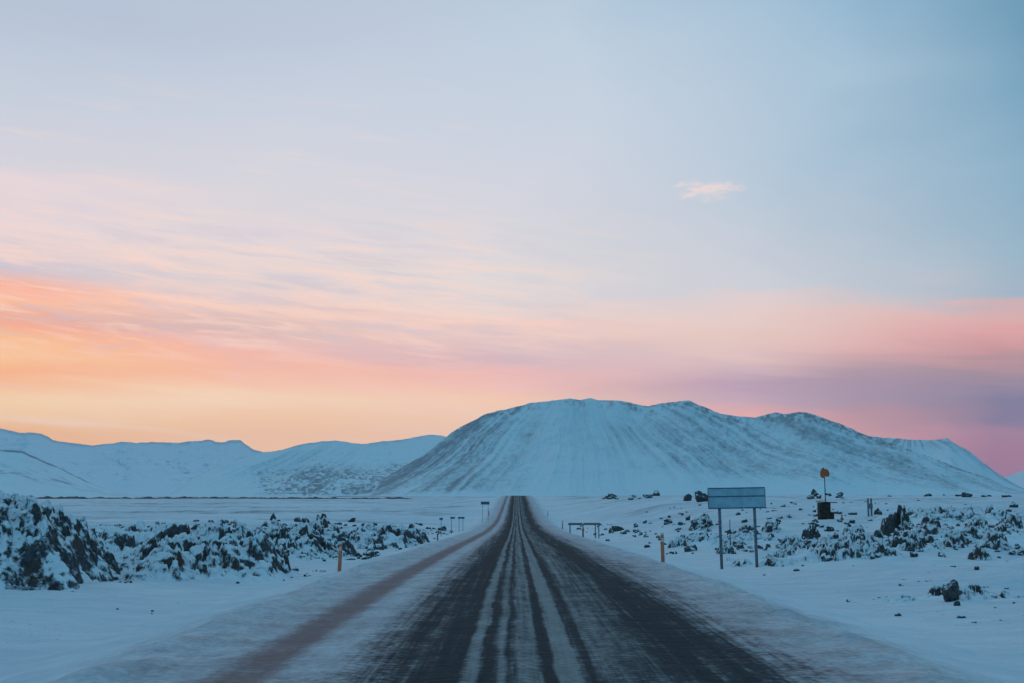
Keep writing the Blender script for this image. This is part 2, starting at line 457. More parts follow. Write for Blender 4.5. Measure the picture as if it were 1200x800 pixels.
def mountain(name, profile, dist, depth, back, apex, mat, n=900, rows=150, gully=26., seed=1, shape=1.35, foot_px=582,
             bare=None, fq=38, crag=1.5, dist_fn=None, foot_z=-12.):
    px, py = heights(profile, n)
    py = py + crag * .45 * fbm(px / 9.0, px * 0, octv=4, seed=seed + 40)
    dirs = np.array([tuple(ray(a, b)) for a, b in zip(px, py)])
    D = np.full(n, float(dist)) if dist_fn is None else dist_fn(px)
    D = D + dist * .03 * fbm(px / 60, px * 0 + 3, octv=3, seed=seed)
    Hc = EYE + dirs[:, 2] * D
    crest = np.maximum(Hc - foot_z, 3.0)
    nf = int(rows * .78); t = np.concatenate([np.linspace(0, 1, nf), 1 + np.linspace(0, 1, rows - nf + 1)[1:]])
    T = np.repeat(t[:, None], n, 1)
    f = np.where(T <= 1, T**shape * (1 - .12 * np.sin(np.pi * np.clip(T, 0, 1))), 1 - (T - 1)**1.5 * 1.02)
    Z = foot_z + crest[None, :] * f
    wd = np.interp(crest, [0, crest.max()], [.45, 1.0]) * depth
    dd = D[None, :] - wd[None, :] * (1 - np.clip(T, 0, 1)) + back * np.clip(T - 1, 0, 1)
    X = dirs[None, :, 0] * dd; Y = dirs[None, :, 1] * dd
    # fan of gullies spreading from the summit
    ax_, az_ = ray(apex[0], apex[1]) * dist, None
    a = ray(apex[0], apex[1]); A_x, A_z = a.x * dist, EYE + a.z * dist
    th = np.arctan2(X * (D / dd)[None, :][0] if False else X - A_x, np.maximum(A_z - Z, 1.0))
    rad = np.hypot(X - A_x, A_z - Z)
    wth = th + .045 * fbm(X / 420, Z / 130, octv=4, seed=seed + 9)
    g1 = ridged(wth * fq / 3, rad / 1500., octv=2, seed=seed + 2)
    g2 = ridged(wth * fq, rad / 700., octv=3, seed=seed + 5)
    g3 = fbm(X / 60., Z / 36., Y / 160., octv=4, seed=seed + 7)
    env = np.sin(np.pi * np.clip(T, 0, 1))**.7 * np.clip(crest[None, :] / crest.max() * 1.3, .12, 1)
    gv = .35 + .65 * np.clip(.5 + 1.4 * fbm(X / 500, Z / 140, octv=3, seed=seed + 11), 0, 1.3)
    disp = env * gully * (.8 * g1 + .62 * gv * g2 + .55 * g3)
    disp = disp + gully * .35 * np.clip(T, 0, 1)**3 * fbm(X / 120, Z / 50, octv=4, seed=seed + 13)
    Y = Y - disp; Z = Z + disp * .22 * np.clip(T, 0, 1)
    Z = Z + np.clip(1 - np.abs(T - 1) * 8, 0, 1) * 0
    br = np.zeros_like(Z)
    if bare is not None: br = bare(np.repeat(px[None, :], len(t), 0), T, g1, g2, g3, wth * fq + rad * 0)
    o = link(name, grid_mesh(name, X, Y, Z, {'bare': np.clip(br, 0, 1)}), mat, smooth=True)
    # face the viewer
    tag(o, kind='structure')
    return o

main_prof = [(385, 583), (400, 581), (430, 570), (462, 553), (500, 531), (527, 508), (545, 497), (570, 484), (600, 477), (620, 472), (640, 470), (658, 468),
    (667, 466.5), (680, 468.5), (692, 465.5), (700, 469), (716, 469), (728, 468.5), (745, 473.5), (760, 475.5), (775, 472), (790, 469.5), (808, 468.5), (820, 474),
    (835, 481), (850, 485), (868, 487.5), (885, 488.5), (900, 484.5), (910, 482), (920, 484.5), (935, 482), (950, 484), (965, 489), (985, 496),
    (1005, 505), (1022, 512), (1060, 523), (1100, 538), (1150, 558), (1180, 570), (1230, 581)]
def main_bare(px, T, g1, g2, g3, th):
    q = fbm(px / 34, T * 5, octv=4, seed=90)
    fine = fbm(px / 4, T * 40, octv=4, seed=92)
    st = fbm(th * 1.1, T * .8, octv=6, seed=95, gain=.68)
    left = sstep(675, 520, px) * sstep(.0, .18, T) * .50
    ridge = sstep(.90, 1.0, T + .05 * q) * (.12 + .5 * fine + .2 * q)
    right = sstep(720, 830, px) * .34 * sstep(.08, .4, T)
    mid = .16 * sstep(.25, .8, T)
    rock = (left + right + mid + .08) * (.80 + 1.0 * st + .3 * q + .45 * fine) + np.clip(ridge, 0, 1) + .04 * g3
    return rock * sstep(0, .05, T)
mountain('mountain', main_prof, 4300, 1150, 900, (690, 395), M_MTN, n=1500, rows=330, gully=44, seed=1, shape=1.22, bare=main_bare, fq=34, foot_z=-9)

rp = [(985, 520), (1010, 512), (1022, 511), (1045, 513), (1062, 514), (1085, 515.5), (1100, 514), (1111, 512), (1118, 518), (1130, 524), (1140, 531), (1152, 541), (1166, 552), (1180, 561), (1195, 570), (1225, 582)]
mountain('right_mountain', rp, 6200, 1300, 900, (1100, 485), M_MTN, n=500, rows=160, gully=40, seed=23, shape=1.2, fq=22, foot_z=-14,
         bare=lambda px, T, g1, g2, g3, th: (.12 + .5 * sstep(.75, .98, T)) * (.4 + np.clip(g2, 0, 1)) + .1 * g3)
rp2 = [(1130, 572), (1165, 563), (1183, 556), (1196, 552), (1215, 548), (1250, 552), (1300, 575)]
mountain('far_right_ridge', rp2, 9800, 1500, 900, (1215, 530), M_MTN_FAR, n=200, rows=70, gully=40, seed=31, foot_z=-20,
         bare=lambda px, T, g1, g2, g3, th: .15 + .1 * g3)

lm = [(195, 583), (225, 560), (255, 545), (285, 534), (305, 529), (330, 526.5), (350, 521), (370, 517.5), (392, 515.5), (410, 518), (425, 519.5), (450, 516), (478, 513), (503, 508.5), (520, 510), (560, 520), (640, 545)]
def lm_bare(px, T, g1, g2, g3, th):
    q = fbm(px / 22, T * 8, octv=5, seed=94)
    fine = fbm(px / 3.2, T * 46, octv=5, seed=96, gain=.65)
    low = sstep(280, 335, px + 30 * q) * sstep(.74, .36, T + .12 * q) * sstep(.0, .06, T) * (.50 + 1.1 * fine + .6 * q)
    return .10 * (.4 + g2) + np.clip(low, 0, 1) + .30 * sstep(.92, .99, T + .05 * q) + .12 * fine
mountain('left_mountain', lm, 5600, 1900, 900, (420, 470), M_MTN, n=800, rows=240, gully=55, seed=47, shape=1.05, fq=20, bare=lm_bare, foot_z=-12)

fl = [(-70, 494), (-40, 497), (0, 500), (10, 503), (22, 506), (35, 506), (48, 507), (56, 511), (64, 515.5), (85, 518.5), (108, 521), (125, 518.5), (150, 517.5), (175, 518.5), (205, 518), (228, 517),
      (240, 515), (248, 514.5), (254, 518), (264, 516.5), (274, 515), (281, 514.5), (288, 520), (297, 526), (310, 529), (340, 531), (420, 545)]
mountain('far_left_range', fl, 10500, 4300, 1200, (150, 440), M_MTN_FAR, n=800, rows=170, gully=145, seed=61, shape=1.1, fq=10, foot_z=-25,
         bare=lambda px, T, g1, g2, g3, th: .06 * (.5 + g2) + .42 * sstep(.90, .99, T) * sstep(.1, .5, g2 + .5) + .03 * g3 + .3 * sstep(.62, .66, T) * sstep(.72, .68, T) * sstep(.2, .7, g2))
nl = [(-160, 520), (-60, 523), (0, 526), (10, 526.5), (25, 528), (42, 535), (60, 543), (80, 552), (100, 562), (120, 571), (137, 577), (160, 581)]
mountain('near_left_hill', nl, 3600, 1250, 500, (-40, 490), M_MTN, n=500, rows=140, gully=16, seed=77, shape=1.15, fq=16, foot_z=-10,
         bare=lambda px, T, g1, g2, g3, th: (.75 + .9 * fbm(px / 14, T * 5, octv=4, seed=98)) * sstep(.945, .985, T) + .55 * sstep(.15, .6, T) * np.clip(fbm(px / 14 + T * 9, T * 16, octv=5, seed=99) + .12, 0, 1) + .10 * (.5 + g2) + .35 * sstep(.52, .56, T) * sstep(.66, .6, T) * sstep(.25, .6, g3 + .4) + .05 * g3)

# low dark shore bank at the foot of the hills
def shore(name, pts, dist, h, label):
    n = 260
    px = np.linspace(pts[0], pts[1], n)
    dirs = np.array([tuple(ray(a, 578)) for a in px])
    D = dist * (1 + .02 * fbm(px / 40, px * 0, octv=3, seed=5))
    prof = [(-1.0, 0), (-.6, .35), (-.3, .8), (0, 1), (.4, .8), (1.0, 0)]
    rows = []
    nz = .55 + .45 * fbm(px / 7, px * 0, octv=4, seed=15)
    ends = sstep(0, .12, (px - pts[0]) / (pts[1] - pts[0])) * sstep(0, .12, (pts[1] - px) / (pts[1] - pts[0]))
    X = []; Y = []; Z = []
    for a, b in prof:
        d = D + a * h * 6
        x = dirs[:, 0] * d; y = dirs[:, 1] * d
        X.append(x); Y.append(y); Z.append(ground_z(x, y) - .6 + h * b * nz * ends + .3)
    o = link(name, grid_mesh(name, np.array(X), np.array(Y), np.array(Z)), M_SHORE, smooth=True)
    tag(o, kind='structure')
shore('shore_bank', (20, 330), 1500, 3.9, '')
shore('gravel_bank', (300, 490), 1250, 3.2, '')

# ------------------------------------------------------------------ lava outcrops
def block_field(x, y, s, seed):
    """broken lava: slabs at different heights and tilts, cracks between"""
    wx = x + .30 * s * fbm(x / (s * .8), y / (s * .8), octv=2, seed=seed + 1)
    wy = y + .30 * s * fbm(x / (s * .8) + 9, y / (s * .8), octv=2, seed=seed + 2)
    f1, f2, r1, r2, r3, dx, dy = cells(wx / s, wy / s, seed)
    h = r1 + (r2 - .5) * dx * 1.3 + (r3 - .5) * dy * 1.3
    crack = sstep(.0, .22, f2 - f1)
    return h * crack - .35 * (1 - crack)

def outcrop(name, cx, cy, lx, ly, H, rough, label, res=.11, seed=1, mat=None, rot=0.0, ledge=1.0, sink=.12, group=None, cell=1.2, bumps=(), patchy=0.0, smooth_h=0.0):
    n, m_ = max(30, int(2 * lx / res)), max(24, int(2 * ly / res))
    u = np.linspace(-1, 1, n); v = np.linspace(-1, 1, m_)
    U, V = np.meshgrid(u, v)
    c, s_ = math.cos(rot), math.sin(rot)
    X = cx + U * lx * c - V * ly * s_; Y = cy + U * lx * s_ + V * ly * c
    rr = np.sqrt(U * U + V * V) + (.22 + .25 * patchy) * fbm(X / 2.0, Y / 2.0, octv=5, seed=seed)
    env = sstep(1.0, .35, rr) ** ledge
    for (bx, by, br, bh) in bumps:
        env = env + bh * np.exp(-(((X - bx)**2 + (Y - by)**2) / br**2)) * sstep(1.0, .6, rr)
    if smooth_h: env = (1 - np.exp(-2.6 * env)) / (1 - math.exp(-2.6))
    big = block_field(X, Y, cell * 2.1, seed + 10); med = block_field(X, Y, cell, seed + 20); sm = block_field(X, Y, cell * .42, seed + 30)
    rockm = sstep(.98, .62, rr)
    if patchy: rockm = rockm * (1 - patchy * sstep(.12, -.22, fbm(X / 1.5, Y / 1.5, octv=3, seed=seed + 60)))
    z = H * env * (.72 + .28 * big * (1 - smooth_h) + .14 * smooth_h) + rough * rockm * (.50 * big + .70 * med + .40 * sm + .10 * block_field(X, Y, cell * .2, seed + 40) + .14 * fbm(X / .35, Y / .35, octv=3, seed=seed + 3) - .28) 
    Z = ground_z(X, Y) - sink - sstep(.9, 1.05, rr) * .5 + z
    # slabs overhang a little: push upper vertices towards lower neighbours
    gy, gx = np.gradient(z); 
    k = .35 * np.clip(np.hypot(gx, gy) / res, 0, 1.2) * res
    nn = np.hypot(gx, gy) + 1e-6
    X = X - (gx * c - gy * s_) / nn * k * .8; Y = Y - (gx * s_ + gy * c) / nn * k * .8
    o = link(name, grid_mesh(name, X, Y, Z), mat or M_LAVA)
    tag(o, label, 'lava outcrop', group or 'snowy lava outcrops')
    return o

# left of the road
outcrop('lava_outcrop', -20.2, 35.6, 8.2, 9.0, 2.95, .42, 'tallest snowy black lava ridge at the left edge of the view', res=.06, seed=5, cell=.52,
        bumps=((-17.0, 37, 2.0, .06),), mat=M_LAVA_SNOWY, smooth_h=1.0)
outcrop('lava_outcrop', -11.3, 42.0, 3.7, 5.0, 1.45, .50, 'broken dark lava outcrop left of the orange post, behind a smooth snowdrift', res=.06, seed=11, cell=.6, patchy=.45,
        bumps=((-11.4, 45, 1.3, .4), (-13.6, 44, 1.2, .3)))
outcrop('lava_outcrop', -22.5, 56, 8.5, 6, 1.2, .45, 'low lava outcrop peeping over the snow between the two big left ones', res=.10, seed=17, cell=.7, patchy=.7)
outcrop('lava_outcrop', -12.0, 61, 4.2, 9.0, 1.25, .52, 'dark lava heap directly behind the left orange post', res=.08, seed=23, cell=.65, patchy=.45, mat=M_LAVA_MID, bumps=((-11.0, 66, 1.5, .45), (-14, 64, 1.4, .3)))
outcrop('lava_outcrop', -10.2, 86, 3.9, 12, 1.15, .50, 'long low rubble outcrop running towards the small dark road signs', res=.12, seed=29, cell=.75, patchy=.7, mat=M_LAVA_MID)
outcrop('lava_outcrop', -27, 76, 7, 6, .8, .42, 'half buried lava outcrop farthest out on the left plain', res=.14, seed=33, cell=.9, patchy=.7)
# right of the road
outcrop('lava_outcrop', 12.4, 50, 3.9, 4.4, .30, .46, 'low rubbly outcrop in the snow just behind the two sign legs', res=.075, seed=41, cell=.55, sink=.10, mat=M_LAVA_MID, patchy=.92)
outcrop('lava_outcrop', 17.6, 57, 4.4, 6.0, .50, .48, 'lava rubble mound between the sign and the dark crag', res=.08, seed=47, cell=.6, sink=.10, mat=M_LAVA_MID, patchy=.92)
outcrop('lava_outcrop', 22.6, 68, 1.35, 2.0, 1.35, .70, 'dark brown bare crag standing up right of the twin grey posts', res=.06, seed=53, mat=M_LAVA_BARE, cell=.7)
outcrop('lava_outcrop', 21.2, 60, 3.4, 4.0, .42, .46, 'flat rubbly outcrop in front of the dark bare crag', res=.08, seed=57, cell=.6, sink=.10, mat=M_LAVA_MID, patchy=.92)
outcrop('lava_outcrop', 27.0, 61, 5.6, 7.5, .35, .46, 'low snow dusted outcrop at the right edge of the view', res=.09, seed=59, cell=.65, sink=.10, mat=M_LAVA_MID, patchy=.92)
outcrop('lava_outcrop', 10.9, 29.6, 2.4, 2.0, .16, .20, 'half buried stony patch around the brown boulder in the right foreground', res=.045, seed=63, cell=.42, sink=.08, mat=M_LAVA_MID, patchy=.9)
outcrop('lava_outcrop', 36, 95, 8, 9, .5, .55, 'wide snowy rubble field far out on the right', res=.14, seed=67, cell=.9, sink=.10, mat=M_LAVA_MID, patchy=.92)
outcrop('lava_outcrop', 13.5, 78, 4.0, 7.5, .30, .50, 'scattered low lava swell beyond the large sign', res=.11, seed=71, cell=.7, sink=.10, mat=M_LAVA_MID, patchy=.92)

for i, (px, py, w, hh, mt) in enumerate(((822, 619, 26, .55, 0), (852, 648, 20, .4, 0), (878, 630, 24, .45, 1), (905, 622, 18, .4, 0), (932, 642, 26, .6, 0), (952, 631, 18, .5, 1),
        (975, 646, 24, .45, 0), (1004, 630, 22, .5, 0), (1024, 652, 26, .45, 0), (1072, 645, 22, .5, 0), (1092, 619, 22, .5, 1), (1122, 641, 24, .55, 0), (1148, 622, 24, .5, 0),
        (1172, 642, 28, .55, 0), (1188, 618, 24, .5, 0), (1150, 655, 22, .4, 0), (795, 640, 18, .35, 0))):
    h = hit(px, py)
    if h:
        lx = w / F * h[1] / 2 * 1.35
        outcrop('lava_outcrop', h[0], h[1] + lx * .5, lx, lx * 1.3, hh * (h[1] / 60), .34, 'small jagged lava knob rising from the snow field right of the road', res=max(.05, lx / 26), seed=100 + i * 7,
                cell=max(.35, lx * .4), sink=.06, mat=M_LAVA_BARE if mt else M_LAVA, group='lava knobs in the right hand snow field')
# ------------------------------------------------------------------ loose lava boulders
def boulder_mesh(k, sub=4, flat=.75):
    import bmesh
    bm = bmesh.new(); bmesh.ops.create_icosphere(bm, subdivisions=sub, radius=1.0)
    co = np.array([v.co[:] for v in bm.verts])
    r = np.random.RandomState(k)
    for _ in range(14):                      # split faces
        n = r.normal(size=3); n /= np.linalg.norm(n); d = r.uniform(.45, .85)
        s = co @ n; over = np.clip(s - d, 0, None); co = co - over[:, None] * n * .85
    n1 = fbm(co[:, 0] * 1.7 + k * 7, co[:, 1] * 1.7, co[:, 2] * 1.7, octv=4, seed=k)
    n2 = ridged(co[:, 0] * 3.1 + k, co[:, 1] * 3.1 + co[:, 2] * 2.3, octv=3, seed=k + 3)
    co = co * (1 + .28 * n1 + .10 * n2)[:, None]
    co[:, 2] *= flat
    for v, c in zip(bm.verts, co): v.co = c
    me = bpy.data.meshes.new('lava_boulder'); bm.to_mesh(me); bm.free()
    return me
BM_S = [boulder_mesh(k, 4, f) for k, f in enumerate((.8, .65, .95, .7, 1.1, .75, .6, .85))]
BM_B = [me.copy() for me in BM_S[:5]]
for me in BM_S: me.materials.append(M_LAVA)
for me in BM_B: me.materials.append(M_LAVA_BARE)

def boulder(x, y, size, label, group, bare=False, sx=1.0, sz=1.0, up=.25, rz=None, mesh=None):
    me = mesh or random.choice(BM_B if bare else BM_S)
    o = bpy.data.objects.new('lava_boulder', me); COL.objects.link(o)
    o.location = (x, y, surf(x, y) + size * up * sz)
    o.rotation_euler = (random.uniform(-.25, .25), random.uniform(-.25, .25), random.uniform(0, 6.28) if rz is None else rz)
    o.scale = (size * sx, size, size * sz)
    tag(o, label, 'boulder', group)
    return o

def at_px(px, py, wpx, label, group, hpx=None, **kw):
    h = hit(px, py)
    if h is None: return
    d = h[1]; size = wpx * d / F / 2
    sz = 1.0 if hpx is None else (hpx / wpx) * 1.5
    boulder(h[0], h[1], size, label, group, sx=1.0, sz=sz, **kw)

G = 'loose boulders'
at_px(1115, 704, 25, 'largest boulder in the right foreground snow, with bare dark faces', G, hpx=22, bare=True, rz=.4, mesh=BM_B[2], up=.6)
at_px(824, 587, 26, 'large dark rock mound on the skyline touching the left edge of the sign', G, hpx=14, bare=True, up=.3, mesh=BM_B[2])
at_px(806, 586, 15, 'rounded dark rock on the skyline left of the mound by the sign', G, hpx=11, bare=True, up=.3, mesh=BM_B[0])
at_px(722, 622, 12, 'isolated black boulder pile in smooth snow right of the low rail', G, hpx=11, bare=True)
at_px(716, 624, 7, 'smaller stone leaning on the isolated pile right of the low rail', G, hpx=7, bare=True)
at_px(729, 621, 6, 'little stone on the right side of the isolated pile', G, hpx=7, bare=True)
at_px(757, 629, 8, 'small dark stone just left of the right orange post top', G, hpx=5, bare=True)
at_px(781, 612, 8, 'lone dark stone on the snow midway between pile and sign', G, hpx=7, bare=True)
at_px(806, 609, 7, 'lone upright stone left of the near sign leg', G, hpx=7, bare=True)
at_px(320, 609, 10, 'dark stone knob on the snow rise left of centre', G, hpx=9, bare=True)
at_px(379, 607, 9, 'dark stone knob above the lava heap left of the orange post', G, hpx=8, bare=True)
at_px(412, 611, 11, 'pointed black rock on top of the heap behind the orange post', G, hpx=8, bare=True, mesh=BM_B[1])

def scatter(n, box, wr, label, group, hr=(.5, .9), bare_p=.35, rnd=None):
    r = random.Random(rnd)
    for i in range(n):
        px = r.uniform(box[0], box[1]); py = r.uniform(box[2], box[3]); w = r.uniform(*wr) * (1 if r.random() < .75 else 1.5)
        at_px(px, py, w, label, group, hpx=w * r.uniform(*hr), bare=r.random() < bare_p)
scatter(22, (706, 772, 580.5, 585), (4, 9), 'small dark rock in the skyline row above the low rail', 'skyline rocks right of the road', hr=(.4, .7), bare_p=.8, rnd=1)
scatter(14, (928, 990, 578, 584), (4, 9), 'dark rock in the skyline cluster behind the orange marker', 'skyline rocks behind the orange marker', hr=(.5, .8), bare_p=.7, rnd=2)
scatter(34, (1040, 1200, 577, 582), (4, 10), 'dark rock in the long skyline row at far right', 'skyline rocks at far right', hr=(.3, .6), bare_p=.6, rnd=3)
scatter(26, (740, 832, 610, 640), (3, 7), 'little snow capped stone in the field left of the sign', 'stones left of the sign', bare_p=.5, rnd=4)
scatter(44, (900, 1035, 605, 655), (4, 9), 'snow capped stone in the rubble between sign and dark crag', 'stones between sign and crag', bare_p=.35, rnd=5)
scatter(46, (1050, 1200, 604, 655), (4, 10), 'snow capped stone in the rubble right of the dark crag', 'stones right of the crag', bare_p=.4, rnd=6)
scatter(16, (1035, 1200, 672, 730), (3, 9), 'small stone poking through the right foreground snow', 'stones in the right foreground', hr=(.3, .5), bare_p=.5, rnd=7)
scatter(20, (60, 300, 655, 675), (2, 6), 'small stone at the snowy foot of the left lava', 'stones at the foot of the left lava', hr=(.4, .6), bare_p=.5, rnd=8)
scatter(26, (330, 510, 612, 640), (3, 7), 'small stone along the rubble edge by the left verge', 'stones along the left verge', bare_p=.5, rnd=9)
scatter(12, (840, 900, 640, 655), (4, 8), 'stone lying between or beside the sign legs', 'stones by the sign legs', bare_p=.5, rnd=10)

# rubble too small and too dense to count
def rubble(name, n, box_, label, seed, size=(.04, .14), thr=.05):
    r = np.random.RandomState(seed)
    box = box_; xs = r.uniform(box[0], box[1], n * 6); ys = box[2] * (box[3] / box[2])**r.uniform(0, 1, n * 6)
    m = fbm(xs / 5, ys / 6, octv=4, seed=seed) > thr + .25 * r.uniform(-1, 1, n * 6)
    xs, ys = xs[m][:n], ys[m][:n]; zs = ground_z(xs, ys)
    import bmesh
    bm = bmesh.new(); bmesh.ops.create_icosphere(bm, subdivisions=2, radius=1.0)
    base = np.array([v.co[:] for v in bm.verts]); fa = np.array([[v.index for v in f.verts] for f in bm.faces]); bm.free()
    V = []; Fc = []
    for i, (x, y, z) in enumerate(zip(xs, ys, zs)):
        sz = r.uniform(*size) * (1 + 1.2 * (r.uniform() > .9) * (y > 48)) * min(1.9, .35 + y / 75)
        k = 1 + .35 * vnoise(base[:, 0] * 1.6 + i, base[:, 1] * 1.6, base[:, 2] * 1.6, seed=seed)
        c = base * k[:, None] * np.array([sz * r.uniform(.7, 1.4), sz * r.uniform(.7, 1.3), sz * r.uniform(.7, 1.4)])
        V.append(c + np.array([x, y, z + sz * .02])); Fc.append(fa + i * len(base))
    V = np.concatenate(V); Fc = np.concatenate(Fc)
    me = bpy.data.meshes.new(name); me.from_pydata(V.tolist(), [], Fc.tolist()); me.update()
    tag(link(name, me, M_LAVA_MID), label, 'rubble', kind='stuff')
rubble('lava_rubble', 620, (7.8, 60, 26, 170), 'small black stones strewn over the snow right of the road', 5)
rubble('lava_rubble', 900, (-42, -7.2, 24, 150), 'small black stones strewn over the snow left of the road', 9, thr=.10)

# ------------------------------------------------------------------ roadside posts
def delineator(x, y, h, label, mat, lean=0.0, rz=0.0, w=.125):
    z = surf(x, y) - .05
    r = empty('marker_post', (x, y, z), rz, 0, lean)
    tag(r, label, 'road post', 'snow posts along the road')
    b = MB()
    # slightly oval tapered post with slanted top
    n = 12; vs = []; fs = []
    lv = [(0, 1.05), (.3, 1.0), (.75, .96), (.985, .9)]
    for zz, k in lv:
        for i in range(n):
            a = 2 * math.pi * i / n
            vs.append((math.cos(a) * w / 2 * k, math.sin(a) * w * .36 * k, zz * h + (.03 * math.sin(a) if zz > .9 else 0)))
    for j in range(len(lv) - 1):
        for i in range(n):
            q = (i + 1) % n; fs.append((j * n + i, j * n + q, j * n + n + q, j * n + n + i))
    fs.append(tuple(range((len(lv) - 1) * n, len(lv) * n)))
    b.add(vs, fs); b.build('post_body', mat, r)
    MB().box((0, -w * .36 - .004, h * .80), (w * .55, .012, .13), .003).build('reflector', M_REFL, r)
    c = MB(); c.box((0, 0, h * .985 + .028), (w * .86, w * .62, .05), .018); c.build('snow_cap', M_SNOWY, r)
    return r
M_SNOWY = plain_mat('fresh_snow', (.80, .83, .86, 1), .9, .1, .04)

def px_xy(px, d):
    v = ray(px, 600); k = d / v.y; return v.x * k, d
for px, d, h, lb, mt, ln in ((399, 38.5, 1.02, 'orange roadside post nearest on the left verge, with pale frosted top', M_ORANGE, .03),
                     (776, 39.5, 1.10, 'orange roadside post nearest on the right verge', M_ORANGE, -.015),
                     (683, 82, 1.12, 'second reddish roadside post on the right, in front of the low rail', M_PINK, .01),
                     (659, 133, 1.05, 'small distant red post on the right, left of the low rail', M_PINK, .02),
                     (513, 92, .85, 'thin pale post on the left verge below the small dark signs', M_PINK, 0),
                     (986, 'h', .85, 'short faded pink stake right of the orange marker', M_PINK, .06),
                     (573, 200, 1.1, 'tiny far post on the left verge close to the road crest', M_PINK, 0),
                     (642, 205, 1.1, 'tiny far post on the right verge close to the road crest', M_PINK, 0)):
    if d == 'h': d = hit(986, 611)[1]
    x, y = px_xy(px, d); delineator(x, y, h, lb, mt, ln)

# ------------------------------------------------------------------ big sign
def big_sign():
    d = hit(865, 665)[1]; x0, _ = px_xy(865, d)
    zb = surf(x0, d)
    r = empty('road_sign', (x0, d, zb), R(-5), 0, R(-1.0))
    tag(r, 'wide pale frosted direction sign with dark blue edges on two steel legs', 'road sign')
    def Zp(py): return EYE + (HZ - py) / F * d - zb
    W = 65 / F * d
    t_, mid0, mid1, bot = Zp(571.5), Zp(580.2), Zp(581.4), Zp(594)
    top = MB().box((0, 0, (t_ + mid0) / 2), (W, .035, t_ - mid0), .006).build('upper_panel', M_SIGN, r)
    low = MB().box((0, 0, (mid1 + bot) / 2), (W, .035, mid1 - bot), .006).build('lower_panel', M_SIGN, r)
    for zc, hh in ((t_ + .010, .038), ((mid0 + mid1) / 2, .040), (bot - .010, .045)):
        MB().box((0, -.006, zc), (W + .03, .06, hh), .008).build('edge_rail', M_RAIL, r)
    for s_ in (-1, 1):
        MB().box((s_ * (W / 2 + .008), -.004, (t_ + bot) / 2), (.022, .05, t_ - bot - .05), .004).build('side_rail', M_RAIL, r)
    for px in (845, 885):
        lx = (px - 865) / F * d
        b = MB().tube([(lx, .06, -.35), (lx, .06, t_ - .04)], .062, 14)
        b.build('leg', M_STEEL, r, True)
        MB().box((lx, .035, bot + .14), (.16, .03, .05), .005).build('clamp', M_STEEL, r)
        MB().box((lx, .035, t_ - .16), (.16, .03, .05), .005).build('clamp', M_STEEL, r)
    b = MB(); n = 40
    vs = []; fs = []
    for i in range(n + 1):
        u = -W / 2 + W * i / n; hgt = .022 + .018 * float(vnoise(np.array([u * 3.]), np.array([.5]), seed=4)[0]); 
        for dy, hz_ in ((-.032, 0), (-.026, hgt * .8), (0, hgt), (.024, hgt * .8), (.03, 0)): vs.append((u, dy, t_ + .030 + hz_))
    for i in range(n):
        for j in range(4): a = i * 5 + j; fs.append((a, a + 5, a + 6, a + 1))
    b.add(vs, fs); b.build('snow_cap', M_SNOWY, r, True)
big_sign()

def stake(px, d, h, rad, label, mat, name='stake', lean=0):
    x, y = px_xy(px, d)
    b = MB().tube([(0, 0, -.2), (0, 0, h * .5), (lean, 0, h)], [rad, rad, rad * .85], 10)
    o = b.build(name, mat, None, True); o.location = (x, y, surf(x, y))
    tag(o, label, 'stake')
stake(855, 60, 1.75, .022, 'thin dark stake behind the big sign between its legs', M_WOOD)

# low rail on the right verge
def rail_barrier():
    d = 112; x0, _ = px_xy(684, d); zb = surf(x0, d)
    r = empty('rail_barrier', (x0, d, zb), R(4))
    tag(r, 'low horizontal rail on thin posts beside the road at right', 'rail')
    for px in (668, 697.5, 701.5):
        lx = (px - 684) / F * d
        MB().box((lx, .05, .55), (.10, .08, 1.5), .01).build('post', M_RAIL if px < 670 else M_STEEL, r)
    MB().box((.05, 0, 1.22), (3.15, .05, .20), .01).build('rail', M_PINKGREY, r)
    MB().box((.05, 0, 1.34), (3.1, .055, .035), .01).build('snow_cap', M_SNOWY, r)
M_PINKGREY = plain_mat('weathered_rail_board', (.22, .16, .18, 1), .7, .2, .15)
rail_barrier()

# small dark signs at left
def small_sign(px, d, wpx, top, bot, legs, label, plate_h, mat=M_PLATE, cat='small sign', lift=0.0):
    x0, _ = px_xy(px, d); zb = surf(x0, d)
    r = empty('small_road_sign', (x0, d, zb), R(-6))
    tag(r, label, cat, 'small signs beside the road')
    W = wpx / F * d
    zt = EYE + (HZ - top) / F * d - zb
    MB().box((0, 0, zt - plate_h / 2), (W, .03, plate_h), .008).build('plate', mat, r)
    MB().box((0, 0, zt + .02), (W * .98, .045, .035), .01).build('snow_cap', M_SNOWY, r)
    for l in legs:
        MB().tube([((l - px) / F * d, .045, -.2), ((l - px) / F * d, .045, zt - .03)], .028, 10).build('leg', M_STEEL, r, True)
small_sign(517, 120, 4.0, 605.5, 618, (517,), 'narrow dark sign on a single leg, leftmost of the small signs', .22)
small_sign(530.5, 128, 5.5, 604.5, 616, (529,), 'dark sign on one leg in the middle of the small signs', .20)
small_sign(540.5, 132, 8, 604.5, 616, (538, 542.5), 'short dark sign on two legs close together near the left verge', .20)
small_sign(568.5, 170, 10, 587, 600, (565.5, 572), 'small dark board on two thin legs, nearest the road crest', .42)

